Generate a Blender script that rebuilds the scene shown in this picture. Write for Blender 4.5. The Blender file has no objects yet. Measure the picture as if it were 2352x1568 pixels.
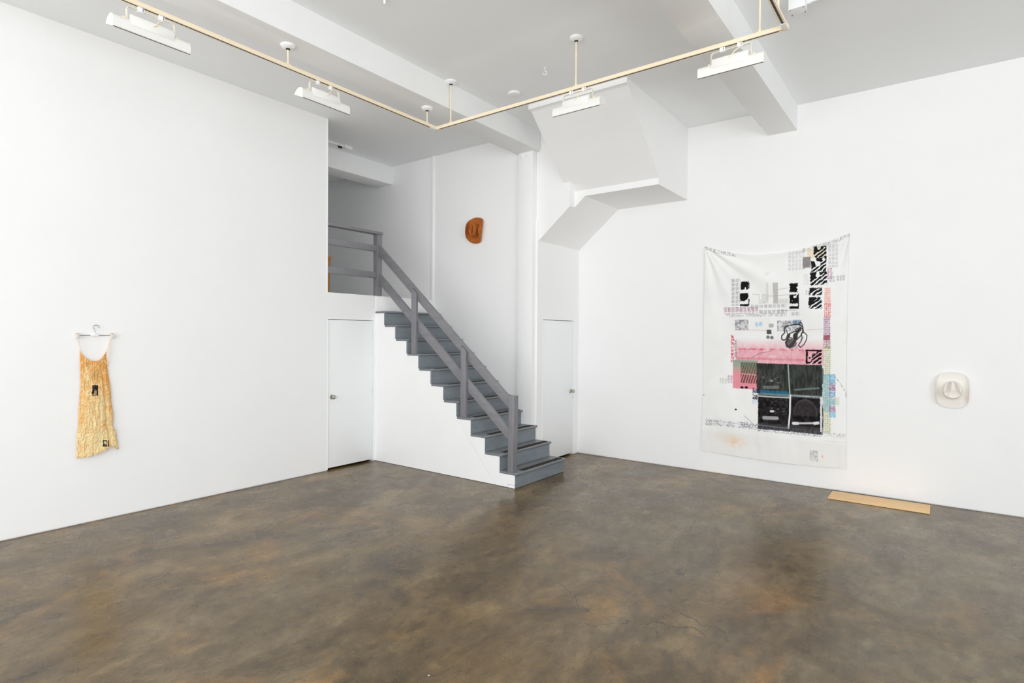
import bpy, math, random
import numpy as np
from mathutils import Vector, Matrix

# ------------------------------------------------------------------ camera, world, light, exposure
scene = bpy.context.scene
COL = scene.collection
F_PX, W_PX, H_PX = 1320.2268, 2352.0, 1568.0
YAW, PITCH, ROLL = math.radians(36.6632), math.radians(-0.57771), math.radians(0.35403)
EYE = Vector((0.0, 0.0, 1.80))
_s, _c = math.sin(YAW), math.cos(YAW)
FWD = Vector((-_s * math.cos(PITCH), _c * math.cos(PITCH), math.sin(PITCH)))
_rt = Vector((_c, _s, 0.0)); _up = _rt.cross(FWD)
RIGHT = _rt * math.cos(ROLL) + _up * math.sin(ROLL)
UP = _up * math.cos(ROLL) - _rt * math.sin(ROLL)
cam_data = bpy.data.cameras.new('camera')
cam = bpy.data.objects.new('camera', cam_data); COL.objects.link(cam)
cam_data.sensor_width = 36.0
cam_data.lens = F_PX / W_PX * 36.0
cam_data.clip_start = 0.05
m = Matrix((RIGHT, UP, -FWD)).transposed().to_4x4(); m.translation = EYE
cam.matrix_world = m
scene.camera = cam

world = bpy.data.worlds.new('sky'); scene.world = world; world.use_nodes = True
bg = world.node_tree.nodes['Background']
bg.inputs[0].default_value = (0.80, 0.90, 1.0, 1.0); bg.inputs[1].default_value = 1.0

def area_light(name, loc, rot, sx, sy, watts, color):
    d = bpy.data.lights.new(name, 'AREA'); d.shape = 'RECTANGLE'; d.size = sx; d.size_y = sy
    d.energy = watts; d.color = color
    o = bpy.data.objects.new(name, d); COL.objects.link(o); o.location = loc; o.rotation_euler = rot
    return o
# area lights added as daylight at two invented, unseen windows, tilted to the ceiling
area_light('added_light_front', (-0.75, -5.05, 2.3), (math.radians(110), 0, 0), 9.4, 3.9, 505, (1.0, 1.0, 1.0))
area_light('added_light_side', (5.5, -0.7, 2.3), (math.radians(108), 0, math.radians(90)), 6.6, 3.9, 355, (0.95, 0.98, 1.0))

scene.view_settings.view_transform = 'Standard'
scene.view_settings.look = 'None'
scene.view_settings.gamma = 1.0
scene.view_settings.use_curve_mapping = False
scene.view_settings.exposure = 0.0
scene.cycles.diffuse_bounces = 14
scene.cycles.max_bounces = 16

# ------------------------------------------------------------------ pixel -> place helpers
def ray(px, py):
    return FWD * F_PX + RIGHT * (px - W_PX / 2) + UP * (H_PX / 2 - py)
def on(px, py, axis, value):
    d = ray(px, py); t = (value - EYE[axis]) / d[axis]
    return EYE + d * t

# ------------------------------------------------------------------ materials
def srgb(r, g, b):
    def f(v):
        v /= 255.0
        return v / 12.92 if v <= 0.04045 else ((v + 0.055) / 1.055) ** 2.4
    return (f(r), f(g), f(b), 1.0)

class NT:
    def __init__(self, name):
        self.mat = bpy.data.materials.new(name); self.mat.use_nodes = True
        self.t = self.mat.node_tree; self.n = self.t.nodes; self.b = self.n['Principled BSDF']
    def node(self, kind, **kw):
        x = self.n.new(kind)
        for k, v in kw.items():
            if k.startswith('i_'):
                key = k[2:]; x.inputs[int(key) if key.isdigit() else key].default_value = v
            else: setattr(x, k, v)
        return x
    def link(self, a, b): self.t.links.new(a, b)
    def coords(self, scale=(1, 1, 1), kind='Object', rot=(0, 0, 0)):
        tc = self.node('ShaderNodeTexCoord'); mp = self.node('ShaderNodeMapping')
        mp.inputs['Scale'].default_value = scale; mp.inputs['Rotation'].default_value = rot
        self.link(tc.outputs[kind], mp.inputs[0]); return mp.outputs[0]
    def noise(self, vec, scale, detail=4, rough=0.55, dist=0.0):
        x = self.node('ShaderNodeTexNoise'); x.inputs['Scale'].default_value = scale
        x.inputs['Detail'].default_value = detail; x.inputs['Roughness'].default_value = rough
        x.inputs['Distortion'].default_value = dist
        self.link(vec, x.inputs['Vector']); return x.outputs['Fac']
    def ramp(self, fac, stops, mode='LINEAR'):
        x = self.node('ShaderNodeValToRGB'); x.color_ramp.interpolation = mode
        e = x.color_ramp.elements
        while len(e) < len(stops): e.new(0.5)
        for el, (p, c) in zip(e, stops):
            el.position = p; el.color = c if len(c) == 4 else (*c, 1)
        self.link(fac, x.inputs[0]); return x.outputs[0]
    def mix(self, fac, a, b, mode='MIX'):
        x = self.node('ShaderNodeMix', data_type='RGBA', blend_type=mode)
        for sock, v in ((x.inputs[0], fac), (x.inputs[6], a), (x.inputs[7], b)):
            if hasattr(v, 'is_linked'): self.link(v, sock)
            else: sock.default_value = v
        return x.outputs[2]
    def math(self, op, a, b=None, clamp=False):
        x = self.node('ShaderNodeMath', operation=op, use_clamp=clamp)
        for i, v in enumerate((a, b)):
            if v is None: continue
            if hasattr(v, 'is_linked'): self.link(v, x.inputs[i])
            else: x.inputs[i].default_value = v
        return x.outputs[0]
    def bump(self, h, strength, dist=0.01):
        x = self.node('ShaderNodeBump'); x.inputs['Strength'].default_value = strength
        x.inputs['Distance'].default_value = dist
        self.link(h, x.inputs['Height']); self.link(x.outputs[0], self.b.inputs['Normal'])
    def done(self, color=None, rough=0.5, spec=0.5, metal=0.0):
        if color is not None:
            if hasattr(color, 'is_linked'): self.link(color, self.b.inputs['Base Color'])
            else: self.b.inputs['Base Color'].default_value = color
        if hasattr(rough, 'is_linked'): self.link(rough, self.b.inputs['Roughness'])
        else: self.b.inputs['Roughness'].default_value = rough
        self.b.inputs['Specular IOR Level'].default_value = spec
        self.b.inputs['Metallic'].default_value = metal
        return self.mat

def paint(name, rgb, rough=0.6, var=0.04, scale=3.0, bump=0.05, bscale=60, spec=0.3):
    t = NT(name); v = t.coords()
    n = t.noise(v, scale, 5, 0.6)
    a = srgb(*rgb); d = tuple(x * (1 - var) for x in a[:3]) + (1,); u = tuple(min(1, x * (1 + var)) for x in a[:3]) + (1,)
    c = t.ramp(n, [(0.3, d), (0.7, u)])
    if bump: t.bump(t.noise(v, bscale, 3), bump, 0.004)
    return t.done(c, rough, spec)

M = {}
M['wall'] = paint('wall_paint', (249, 249, 249), 0.75, 0.008, 1.5, 0.04, 90, 0.15)
M['ceil'] = paint('ceiling_paint', (246, 248, 249), 0.8, 0.012, 1.2, 0.06, 50, 0.12)
M['beam'] = paint('beam_paint', (248, 249, 249), 0.75, 0.012, 2.0, 0.05, 50, 0.15)
M['door'] = paint('door_enamel', (247, 249, 250), 0.42, 0.006, 1.0, 0.03, 40, 0.35)
M['stringer'] = paint('stair_side_paint', (248, 248, 248), 0.6, 0.01, 2.0, 0.05, 60, 0.25)

def wood_paint(name, rgb, worn=(95, 92, 84), amount=0.25, axis=(1, 6, 6), rough=0.42):
    t = NT(name); v = t.coords(axis)
    a = srgb(*rgb)
    n = t.noise(v, 2.2, 6, 0.62)
    base = t.ramp(n, [(0.28, tuple(x * 0.86 for x in a[:3])), (0.72, tuple(x * 1.12 for x in a[:3]))])
    w = t.ramp(t.noise(t.coords((1, 1, 1)), 3.3, 7, 0.72, 0.4), [(0.60, (0, 0, 0)), (0.74, (1, 1, 1))])
    c = t.mix(t.math('MULTIPLY', w, amount), base, srgb(*worn))
    t.bump(t.noise(t.coords(tuple(k * 4 for k in axis)), 8, 5), 0.16, 0.003)
    return t.done(c, rough, 0.4)
M['riser'] = wood_paint('stair_grey_paint', (128, 136, 142), (88, 88, 84), 0.3, (8, 1, 8))
M['tread'] = wood_paint('tread_grey_paint', (124, 128, 133), (92, 90, 84), 0.4, (8, 1, 8), 0.36)
M['rail'] = wood_paint('rail_grey_paint', (132, 131, 135), (104, 98, 88), 0.45, (1, 8, 8))
M['post'] = wood_paint('post_grey_paint', (130, 129, 134), (100, 96, 90), 0.35, (8, 8, 1))
M['grip'] = paint('grip_tape', (66, 62, 54), 0.9, 0.15, 30, 0.3, 300, 0.1)

M['track'] = paint('cream_enamel', (247, 232, 204), 0.45, 0.02, 4, 0.0, 10, 0.35)
M['lamp'] = paint('lamp_enamel', (240, 239, 235), 0.45, 0.01, 4, 0.0, 10, 0.35)
M['plastic'] = paint('white_plastic', (244, 245, 246), 0.4, 0.01, 4, 0.0, 10, 0.4)
M['cream'] = paint('cream_plastic', (244, 230, 200), 0.5, 0.02, 6, 0.0, 10, 0.35)
M['slot'] = paint('track_slot', (62, 58, 50), 0.5, 0.1, 10, 0.0, 10, 0.3)
M['dark'] = paint('dark_fitting', (58, 55, 52), 0.5, 0.1, 20, 0.0, 10, 0.3)
M['steel'] = NT('brushed_steel').done(srgb(190, 184, 176), 0.28, 0.5, 1.0)
M['wire'] = NT('grey_wire').done(srgb(150, 150, 150), 0.35, 0.5, 1.0)
M['reflector'] = paint('lamp_inside', (225, 223, 216), 0.4, 0.02, 5, 0, 10, 0.4)

def glass():
    t = NT('window_glass'); t.n.remove(t.b)
    tr = t.node('ShaderNodeBsdfTransparent'); gl = t.node('ShaderNodeBsdfGlossy'); gl.inputs['Roughness'].default_value = 0.02
    mx = t.node('ShaderNodeMixShader'); mx.inputs[0].default_value = 0.05
    t.link(tr.outputs[0], mx.inputs[1]); t.link(gl.outputs[0], mx.inputs[2])
    t.link(mx.outputs[0], t.n['Material Output'].inputs[0]); return t.mat
M['glass'] = glass()

def floor_mat():
    t = NT('stained_concrete')
    v = t.coords((1, 1, 1)); v2 = t.coords((1.0, 0.55, 1), rot=(0, 0, 0.5))
    big = t.noise(v, 0.55, 4, 0.6, 0.6)
    mid = t.noise(v2, 2.1, 8, 0.68, 0.5)
    fine = t.noise(t.coords((1.0, 0.6, 1), rot=(0, 0, 0.35)), 11, 10, 0.82, 0.5)
    grain = t.noise(v, 120, 3, 0.7)
    c1 = t.ramp(mid, [(0.30, srgb(66, 54, 38)), (0.44, srgb(92, 77, 54)), (0.56, srgb(112, 95, 67)), (0.72, srgb(140, 120, 86))])
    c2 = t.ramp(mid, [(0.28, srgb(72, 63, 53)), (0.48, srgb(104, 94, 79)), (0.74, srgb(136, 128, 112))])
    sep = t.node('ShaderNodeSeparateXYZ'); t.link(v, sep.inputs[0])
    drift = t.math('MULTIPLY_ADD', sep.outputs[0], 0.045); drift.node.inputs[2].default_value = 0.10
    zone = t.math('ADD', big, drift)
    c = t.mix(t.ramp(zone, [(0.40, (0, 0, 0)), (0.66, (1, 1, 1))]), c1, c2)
    # rust-coloured stains
    st = t.noise(v, 0.95, 6, 0.7, 0.8)
    c = t.mix(t.math('MULTIPLY', t.ramp(st, [(0.56, (0, 0, 0)), (0.68, (1, 1, 1))]), 0.6), c, srgb(150, 116, 72))
    # dark blotches
    dk = t.noise(v2, 1.35, 7, 0.72, 0.4)
    c = t.mix(t.math('MULTIPLY', t.ramp(dk, [(0.28, (1, 1, 1)), (0.46, (0, 0, 0))]), 0.65), c, srgb(54, 44, 32))
    dk2 = t.noise(t.coords((1, 0.7, 1), rot=(0, 0, 0.9)), 5.5, 8, 0.78, 0.6)
    c = t.mix(t.math('MULTIPLY', t.ramp(dk2, [(0.30, (1, 1, 1)), (0.43, (0, 0, 0))]), 0.55), c, srgb(60, 50, 38))
    # mottled fine grain
    c = t.mix(0.80, c, t.ramp(fine, [(0.30, (0.20, 0.20, 0.20)), (0.70, (0.80, 0.80, 0.80))]), 'OVERLAY')
    c = t.mix(0.45, c, t.ramp(grain, [(0.3, (0.2, 0.2, 0.2)), (0.7, (0.8, 0.8, 0.8))]), 'OVERLAY')
    c = t.mix(1.0, c, (1.04, 0.965, 0.785, 1), 'MULTIPLY')
    # pits and paint specks
    vo = t.node('ShaderNodeTexVoronoi'); vo.inputs['Scale'].default_value = 9.0; t.link(t.coords((1, 1.6, 1)), vo.inputs['Vector'])
    pick = t.node('ShaderNodeSeparateColor'); t.link(vo.outputs['Color'], pick.inputs[0])
    near = t.math('LESS_THAN', vo.outputs['Distance'], 0.055)
    pit = t.math('MULTIPLY', near, t.math('GREATER_THAN', pick.outputs[0], 0.72))
    c = t.mix(t.math('MULTIPLY', pit, 0.75), c, srgb(48, 42, 36))
    vo2 = t.node('ShaderNodeTexVoronoi'); vo2.inputs['Scale'].default_value = 5.0; t.link(v, vo2.inputs['Vector'])
    pk2 = t.node('ShaderNodeSeparateColor'); t.link(vo2.outputs['Color'], pk2.inputs[0])
    spk = t.math('MULTIPLY', t.math('LESS_THAN', vo2.outputs['Distance'], 0.028), t.math('GREATER_THAN', pk2.outputs[1], 0.70))
    c = t.mix(spk, c, srgb(214, 208, 196))
    # hairline cracks
    wob = t.node('ShaderNodeTexNoise'); wob.inputs['Scale'].default_value = 3.0; wob.inputs['Detail'].default_value = 6
    t.link(v, wob.inputs['Vector'])
    wv = t.node('ShaderNodeVectorMath', operation='MULTIPLY_ADD')
    t.link(wob.outputs['Color'], wv.inputs[0]); wv.inputs[1].default_value = (0.5, 0.5, 0.0); t.link(v, wv.inputs[2])
    vc = t.node('ShaderNodeTexVoronoi', feature='DISTANCE_TO_EDGE'); vc.inputs['Scale'].default_value = 0.42; t.link(wv.outputs[0], vc.inputs['Vector'])
    crack = t.math('MULTIPLY', t.math('LESS_THAN', vc.outputs['Distance'], 0.0010), t.ramp(t.noise(v, 0.7, 3), [(0.48, (0, 0, 0)), (0.56, (1, 1, 1))]))
    c = t.mix(t.math('MULTIPLY', crack, 0.8), c, srgb(52, 44, 36))
    rg = t.ramp(t.noise(v, 3.0, 6, 0.7), [(0.3, (0.20, 0.20, 0.20)), (0.7, (0.36, 0.36, 0.36))])
    t.bump(t.mix(0.5, fine, grain), 0.09, 0.004)
    return t.done(c, rg, 0.46)
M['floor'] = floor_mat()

def wood(name, light, dark, axis=(1, 14, 14), rough=0.5):
    t = NT(name); v = t.coords(axis)
    n = t.noise(v, 1.6, 7, 0.62, 0.6)
    c = t.ramp(n, [(0.25, srgb(*dark)), (0.55, srgb(*light)), (0.8, srgb(*[min(255, k + 10) for k in light]))])
    t.bump(t.noise(t.coords(tuple(k * 3 for k in axis)), 6, 4), 0.06, 0.002)
    return t.done(c, rough, 0.3)
M['board'] = wood('beech_board', (240, 202, 150), (226, 184, 130), (1, 12, 12))
M['oak'] = wood('oak_varnish', (200, 136, 62), (160, 98, 36), (12, 12, 1), 0.4)
M['oakshade'] = wood('oak_shadow_side', (120, 76, 36), (92, 56, 26), (12, 12, 1), 0.45)  # same oak darkened, shade on the cabinet body put into the colour

def attr_mat(name, rough=0.9, bump=0.12, bscale=300):
    t = NT(name); a = t.node('ShaderNodeVertexColor'); a.layer_name = 'print'
    if bump: t.bump(t.noise(t.coords(), bscale, 3), bump, 0.002)
    return t.done(a.outputs['Color'], rough, 0.02)
M['cloth'] = attr_mat('printed_cloth', 0.9, 0.10, 260)
M['dress'] = attr_mat('dyed_silk', 0.75, 0.25, 90)

def felt(name, a, b, scale=14, rough=0.95):
    t = NT(name); v = t.coords()
    n = t.noise(v, scale, 7, 0.7)
    t.bump(t.noise(v, 240, 4), 0.25, 0.003)
    return t.done(t.ramp(n, [(0.3, srgb(*b)), (0.7, srgb(*a))]), rough, 0.1)
M['felt_white'] = felt('white_felt', (246, 243, 238), (240, 235, 228))
M['suede'] = felt('brown_suede', (198, 118, 58), (156, 86, 40), 22)

# ------------------------------------------------------------------ mesh builder
class MB:
    def __init__(self): self.v = []; self.f = []
    def add(self, vs, fs):
        o = len(self.v); self.v += [tuple(p) for p in vs]; self.f += [tuple(i + o for i in f) for f in fs]; return self
    def box(self, x0, x1, y0, y1, z0, z1):
        vs = [(x, y, z) for x in (x0, x1) for y in (y0, y1) for z in (z0, z1)]
        return self.add(vs, [(0, 1, 3, 2), (4, 6, 7, 5), (0, 4, 5, 1), (2, 3, 7, 6), (0, 2, 6, 4), (1, 5, 7, 3)])
    def prism(self, pts, axis, a, b):
        """polygon of 2-D points extruded along an axis: axis 0 -> (y,z), 1 -> (x,z), 2 -> (x,y)"""
        def put(p, w): return {0: (w, p[0], p[1]), 1: (p[0], w, p[1]), 2: (p[0], p[1], w)}[axis]
        n = len(pts)
        vs = [put(p, a) for p in pts] + [put(p, b) for p in pts]
        fs = [tuple(range(n)), tuple(range(2 * n - 1, n - 1, -1))]
        fs += [(i, (i + 1) % n, n + (i + 1) % n, n + i) for i in range(n)]
        return self.add(vs, fs)
    def tube(self, pts, r, seg=10, closed=False):
        pts = [Vector(p) for p in pts]; n = len(pts); rings = []
        up = None
        for i, p in enumerate(pts):
            d = (pts[min(i + 1, n - 1)] - pts[max(i - 1, 0)]).normalized()
            if up is None:
                up = d.orthogonal().normalized()
            side = d.cross(up)
            if side.length < 1e-6: side = d.orthogonal()
            side.normalize(); up = side.cross(d).normalized()
            rr = r[i] if isinstance(r, (list, tuple)) else r
            rings.append([p + (side * math.cos(a) + up * math.sin(a)) * rr for a in [2 * math.pi * k / seg for k in range(seg)]])
        vs = [q for ring in rings for q in ring]
        fs = [(i * seg + k, i * seg + (k + 1) % seg, (i + 1) * seg + (k + 1) % seg, (i + 1) * seg + k) for i in range(n - 1) for k in range(seg)]
        fs += [tuple(reversed(range(seg))), tuple((n - 1) * seg + k for k in range(seg))]
        return self.add(vs, fs)
    def lathe(self, prof, centre, axis=(0, 0, 1), seg=24):
        ax = Vector(axis).normalized(); e1 = ax.orthogonal().normalized(); e2 = ax.cross(e1); c = Vector(centre)
        vs = []; fs = []; n = len(prof)
        for (r, h) in prof:
            for k in range(seg):
                a = 2 * math.pi * k / seg
                vs.append(c + ax * h + (e1 * math.cos(a) + e2 * math.sin(a)) * max(r, 1e-4))
        for i in range(n - 1):
            for k in range(seg):
                fs.append((i * seg + k, i * seg + (k + 1) % seg, (i + 1) * seg + (k + 1) % seg, (i + 1) * seg + k))
        fs += [tuple(reversed(range(seg))), tuple((n - 1) * seg + k for k in range(seg))]
        return self.add(vs, fs)
    def build(self, name, mat, parent=None, smooth=False, bevel=0.0, bseg=2, origin=None):
        me = bpy.data.meshes.new(name)
        o0 = Vector(origin) if origin is not None else Vector((0, 0, 0))
        me.from_pydata([tuple(Vector(p) - o0) for p in self.v], [], self.f); me.update()
        import bmesh
        bm = bmesh.new(); bm.from_mesh(me)
        bmesh.ops.recalc_face_normals(bm, faces=bm.faces)
        if bevel:
            es = [e for e in bm.edges if len(e.link_faces) == 2 and e.calc_face_angle(0) > 0.5]
            bmesh.ops.bevel(bm, geom=es, offset=bevel, segments=bseg, affect='EDGES', profile=0.5)
        bm.to_mesh(me); bm.free()
        if smooth or bevel:
            me.polygons.foreach_set('use_smooth', [True] * len(me.polygons))
            if hasattr(me, 'set_sharp_from_angle'): me.set_sharp_from_angle(angle=math.radians(40))
        me.materials.append(M[mat])
        o = bpy.data.objects.new(name, me); COL.objects.link(o)
        if parent is not None:
            o.parent = parent
            if origin is not None: o.location = o0
        elif origin is not None: o.location = o0
        return o

def struct(o, label=None):
    o['kind'] = 'structure'
    if label: o['label'] = label
    return o
def tag(o, label, cat, group=None):
    o['label'] = label; o['category'] = cat
    if group: o['group'] = group
    return o
def empty(name, loc=(0, 0, 0), rotz=0.0):
    o = bpy.data.objects.new(name, None); o.empty_display_size = 0.1
    COL.objects.link(o); o.location = loc; o.rotation_euler = (0, 0, rotz); return o
def copy_tree(o, parent=None):
    c = o.copy(); COL.objects.link(c); c.parent = parent
    for ch in list(o.children): copy_tree(ch, c)
    return c

# ------------------------------------------------------------------ the place, in metres
XL, YR, YS, ZC, ZL = -6.478, 7.713, 5.431, 4.63, 2.35     # left wall, back wall, stair side, ceiling, landing
YH, XD, YP = 6.58, -4.465, 6.60                            # wall beside the stairs, alcove wall, stairwell panel
XB, YN = 5.0, -4.5                                         # side wall and shop front, out of the picture
XE, YE = -11.0, 1.2                                        # end of the landing room
GAP = 0.010                                                # shadow gap where the wall boards stop above the concrete

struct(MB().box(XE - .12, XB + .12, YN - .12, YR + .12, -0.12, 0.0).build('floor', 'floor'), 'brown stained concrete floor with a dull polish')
ceil = struct(MB().box(XE - .12, XB + .12, YN - .12, YR + .12, ZC, ZC + .12).build('ceiling', 'ceil'), 'flat off-white ceiling crossed by deep beams')
MB().box(-4.79, -4.44, YN, YH, 4.34, ZC).build('beam', 'beam', ceil, bevel=0.004)
MB().box(-1.757, -1.422, YN, YR, 4.326, ZC).build('beam', 'beam', ceil, bevel=0.004)
MB().box(-7.786, -7.428, YE, YH, 4.331, ZC).build('beam', 'beam', ceil, bevel=0.004)


# left wall: full height up to the landing opening, low wall with a door below the landing
yo = 4.623
wl = MB()
out = [(YN, GAP), (4.631, GAP), (4.631, 2.008), (5.398, 2.008), (5.398, GAP), (YH + .1, GAP), (YH + .1, ZL), (yo, ZL), (yo, ZC), (YN, ZC)]
wl.prism(out, 0, XL - .12, XL)
wl.box(XL - .12, XL - .012, YN, 4.631, 0, GAP).box(XL - .12, XL - .012, 5.398, YH + .1, 0, GAP)
wall_left = struct(wl.build('wall_left', 'wall'), 'white painted side wall stopping short of the landing')
MB().box(XL - .121, XL + .006, yo - .012, yo + .004, ZL + .004, ZC).build('corner_bead', 'wall', wall_left, bevel=0.003)
MB().box(XL - .121, XL + .008, yo, YH, ZL - .004, ZL + .008).build('landing_lip', 'wall', wall_left, bevel=0.003)

# wall beside the stairs, with post and batten
ws = MB().box(XE, -4.52, YH, YH + .12, 0, ZC)
wall_stair = struct(ws.build('wall_stair', 'wall'), 'white wall rising beside the stairs')
column = MB().box(-4.745, -4.50, 6.50, 6.62, 0.0, 4.34).build('column', 'wall', wall_stair, bevel=0.004)
for bx in (-4.685, -4.585):
    MB().lathe([(0.030, 0), (0.030, .006), (0.016, .012), (0.014, .02), (0.0, .022)], (bx, 6.5, 4.29), (0, -1, 0), 14).build('bolt', 'wall', column, smooth=True)
MB().box(-6.497, -6.452, YH - .022, YH, ZL, ZC).build('batten', 'wall', wall_stair, bevel=0.004)

# alcove wall with the second door
wa = MB()
wa.prism([(YH, GAP), (6.722, GAP), (6.722, 2.034), (7.575, 2.034), (7.575, GAP), (YR, GAP), (YR, 3.4), (YH, 3.4)], 0, XD - .12, XD)
wa.box(XD - .12, XD - .012, 7.575, YR, 0, GAP)
wall_alcove = struct(wa.build('wall_alcove', 'wall'), 'short white wall with a flush door at the foot of the stairs')

wb = MB().box(XE, XB + .12, YR, YR + .12, GAP, ZC).box(XE, XB + .12, YR + .014, YR + .12, 0, GAP)
wall_back = struct(wb.build('wall_back', 'wall'), 'long white wall carrying the printed cloth')

# shop front and side wall with windows added for light, behind and beside the camera
wf = MB()
wf.box(XE, -5.45, YN - .12, YN, 0, ZC).box(3.95, XB + .12, YN - .12, YN, 0, ZC).box(-5.45, 3.95, YN - .12, YN, 0, .30).box(-5.45, 3.95, YN - .12, YN, 4.30, ZC)
struct(wf.build('wall_front', 'wall'), 'white shop-front wall with a wide opening added for light')
wr = MB()
wr.box(XB, XB + .12, YN, -4.0, 0, ZC).box(XB, XB + .12, 2.6, YR, 0, ZC).box(XB, XB + .12, -4.0, 2.6, 0, .30).box(XB, XB + .12, -4.0, 2.6, 4.30, ZC)
struct(wr.build('wall_right', 'wall'), 'white side wall with a wide opening added for light')
def window(n, axis, at, a0, a1):
    fr = MB(); t = .05
    def put(p0, p1, z0, z1, d=.05):
        if axis == 1: return (p0, p1, at - .07 - d / 2, at - .07 + d / 2, z0, z1)
        return (at + .07 - d / 2, at + .07 + d / 2, p0, p1, z0, z1)
    k = 5; xs = [a0 + (a1 - a0) * i / k for i in range(k + 1)]
    for x in xs: fr.box(*put(max(a0, x - t / 2), min(a1, x + t / 2), .30, 4.30))
    fr.box(*put(a0, a1, .30, .35)); fr.box(*put(a0, a1, 4.25, 4.30)); fr.box(*put(a0, a1, 3.0, 3.05))
    w = struct(fr.build('window_%d' % n, 'beam'))
    for i in range(k):
        for z0, z1 in ((.35, 3.0), (3.05, 4.25)):
            MB().box(*put(xs[i] + t / 2, xs[i + 1] - t / 2, z0, z1, .006)).build('pane', 'glass', w)
window(1, 1, YN, -5.45, 3.95)
window(2, 0, XB, -4.0, 2.6)

# landing room behind the railing
struct(MB().box(XE, XL - .12, YE, YH, ZL - .2, ZL).build('floor_landing', 'beam'), 'floor of the raised landing')
struct(MB().box(XE - .12, XE, YN, YR + .12, 0, ZC).build('wall_landing_end', 'wall'), 'far end wall of the raised landing')
struct(MB().box(XE, XL - .12, YE - .12, YE, 0, ZC).build('wall_landing_side', 'wall'), 'side wall of the raised landing')

# stairwell of the flight above, boxed in against the back wall
HX0, HX1 = -4.065, -2.778
hood = MB()
hood.prism([(5.795, ZC), (5.795, 4.572), (5.835, 4.556), (6.715, 3.742), (6.715, 3.662), (YR, 3.662), (YR, ZC)], 0, HX0, HX1)
# sloping underside between the alcove wall and the box
sl = [(XD, 3.115), (-3.803, 3.664), (-3.803, 4.2), (XD, 4.2)]
hood.prism(sl, 1, 6.717, YR)
xs_ = -3.965; zs_ = 3.115 + (xs_ - XD) / (-3.803 - XD) * (3.664 - 3.115)
hood.prism([(-4.52, 3.115), (XD, 3.115), (xs_, zs_), (xs_, ZC), (-4.52, ZC)], 1, YP, 6.72)
wall_stairwell = struct(hood.build('wall_stairwell', 'wall'), 'white boxed-in underside of an upper stair flight')
MB().box(HX0 - .012, HX1 + .012, 5.782, 5.800, 4.568, ZC).build('lip', 'wall', wall_stairwell, bevel=0.003)

# ------------------------------------------------------------------ doors
def door(n, x, y0, y1, ztop, knob_at_low_y, label):
    t = .04
    d = struct(MB().box(x - t - .008, x - .008, y0 + .006, y1 - .006, .028, ztop - .010).build('door_%d' % n, 'door', bevel=0.003), label)
    fr = MB()
    fr.box(x - .10, x + .004, y0 - .002, y0 + .002, .01, ztop).box(x - .10, x + .004, y1 - .002, y1 + .002, .01, ztop).box(x - .10, x + .004, y0, y1, ztop - .003, ztop + .002)
    fr.box(x - .10, x - t - .012, y0, y0 + .02, .01, ztop).box(x - .10, x - t - .012, y1 - .02, y1, .01, ztop)
    fr.build('frame', 'door', d)
    ky = y0 + .072 if knob_at_low_y else y1 - .072
    kn = MB().lathe([(0.033, 0), (0.033, .004), (0.028, .012), (0.013, .016), (0.012, .03), (0.024, .036), (0.028, .046), (0.026, .058), (0.016, .064), (0.0, .065)], (x - .008, ky, .97), (1, 0, 0), 24).build('knob', 'steel', d, smooth=True)
    kn['label'] = 'brushed steel round door knob'
    hy = y1 - .004 if knob_at_low_y else y0 + .004
    for hz in (.24, 1.0, 1.79):
        MB().tube([(x + .002, hy, hz - .05), (x + .002, hy, hz - .018), (x + .002, hy, hz - .016), (x + .002, hy, hz + .016), (x + .002, hy, hz + .018), (x + .002, hy, hz + .05)], [.008, .008, .0065, .0065, .008, .008], 10).build('hinge', 'door', d, smooth=True)
    MB().box(x - .010, x - .006, ky - .078 if knob_at_low_y else ky + .066, ky - .066 if knob_at_low_y else ky + .078, .86, .90).build('strike_plate', 'steel', d)
    return d
door(1, XL, 4.631, 5.398, 2.008, True, 'flush white door below the landing')
door(2, XD, 6.722, 7.575, 2.034, False, 'flush white door in the alcove behind the stairs')

# ------------------------------------------------------------------ staircase
N = 11
def xr(i): return -3.985 - .2293 * i
def zt(i): return .183 + .1952 * i
stair = tag(empty('staircase', (-5.2, 5.98, 0)), 'grey painted wooden staircase with white side climbing to the landing', 'staircase')
S0 = Vector((-5.2, 5.98, 0))
def sbuild(mb, name, mat, parent=stair, bevel=0.0, smooth=False, bseg=2):
    mb.v = [(p[0] - S0.x, p[1] - S0.y, p[2] - S0.z) for p in mb.v]
    return mb.build(name, mat, parent, bevel=bevel, smooth=smooth, bseg=bseg)
TH = .028
# white side: plaster board, sawtooth stringer in front of it, small end pieces
saw = []
for i in range(N):
    zb = zt(i) - TH
    x1 = xr(i + 1) if i < N - 1 else XL
    saw += [(xr(i) - .004, zb), (x1 - .004 if i < N - 1 else XL, zb)]
joint = [(-4.683, .482), (-4.47, .228), (-4.268, .004)]
corner = (xr(4) - .004, zt(3) - TH)
sbuild(MB().prism([(xr(0) - .004, .042)] + saw[:7] + [corner] + joint + [(-4.10, .004), (-4.10, .042)], 1, YS, YS + .03), 'stringer', 'stringer')
sbuild(MB().prism([(-4.273, .004), (-4.475, .228), (-4.688, .482), (corner[0] - .004, corner[1])] + saw[8:] + [(XL, .004)], 1, YS + .002, YS + .03), 'side_panel', 'stringer')
sbuild(MB().box(-4.094, xr(0) - .006, YS - .002, YS + .03, .002, .036), 'filler_block', 'stringer', bevel=.002)
sbuild(MB().prism([(xr(0) - .01, .003)] + saw + [(XL, .003)], 1, 6.495, 6.515), 'inner_side', 'stringer')
for i in range(N):
    z0 = zt(i - 1) if i else .004
    r = sbuild(MB().box(xr(i) - .02, xr(i), YS + .001, 6.522, z0, zt(i) - TH), 'riser', 'riser')
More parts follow.
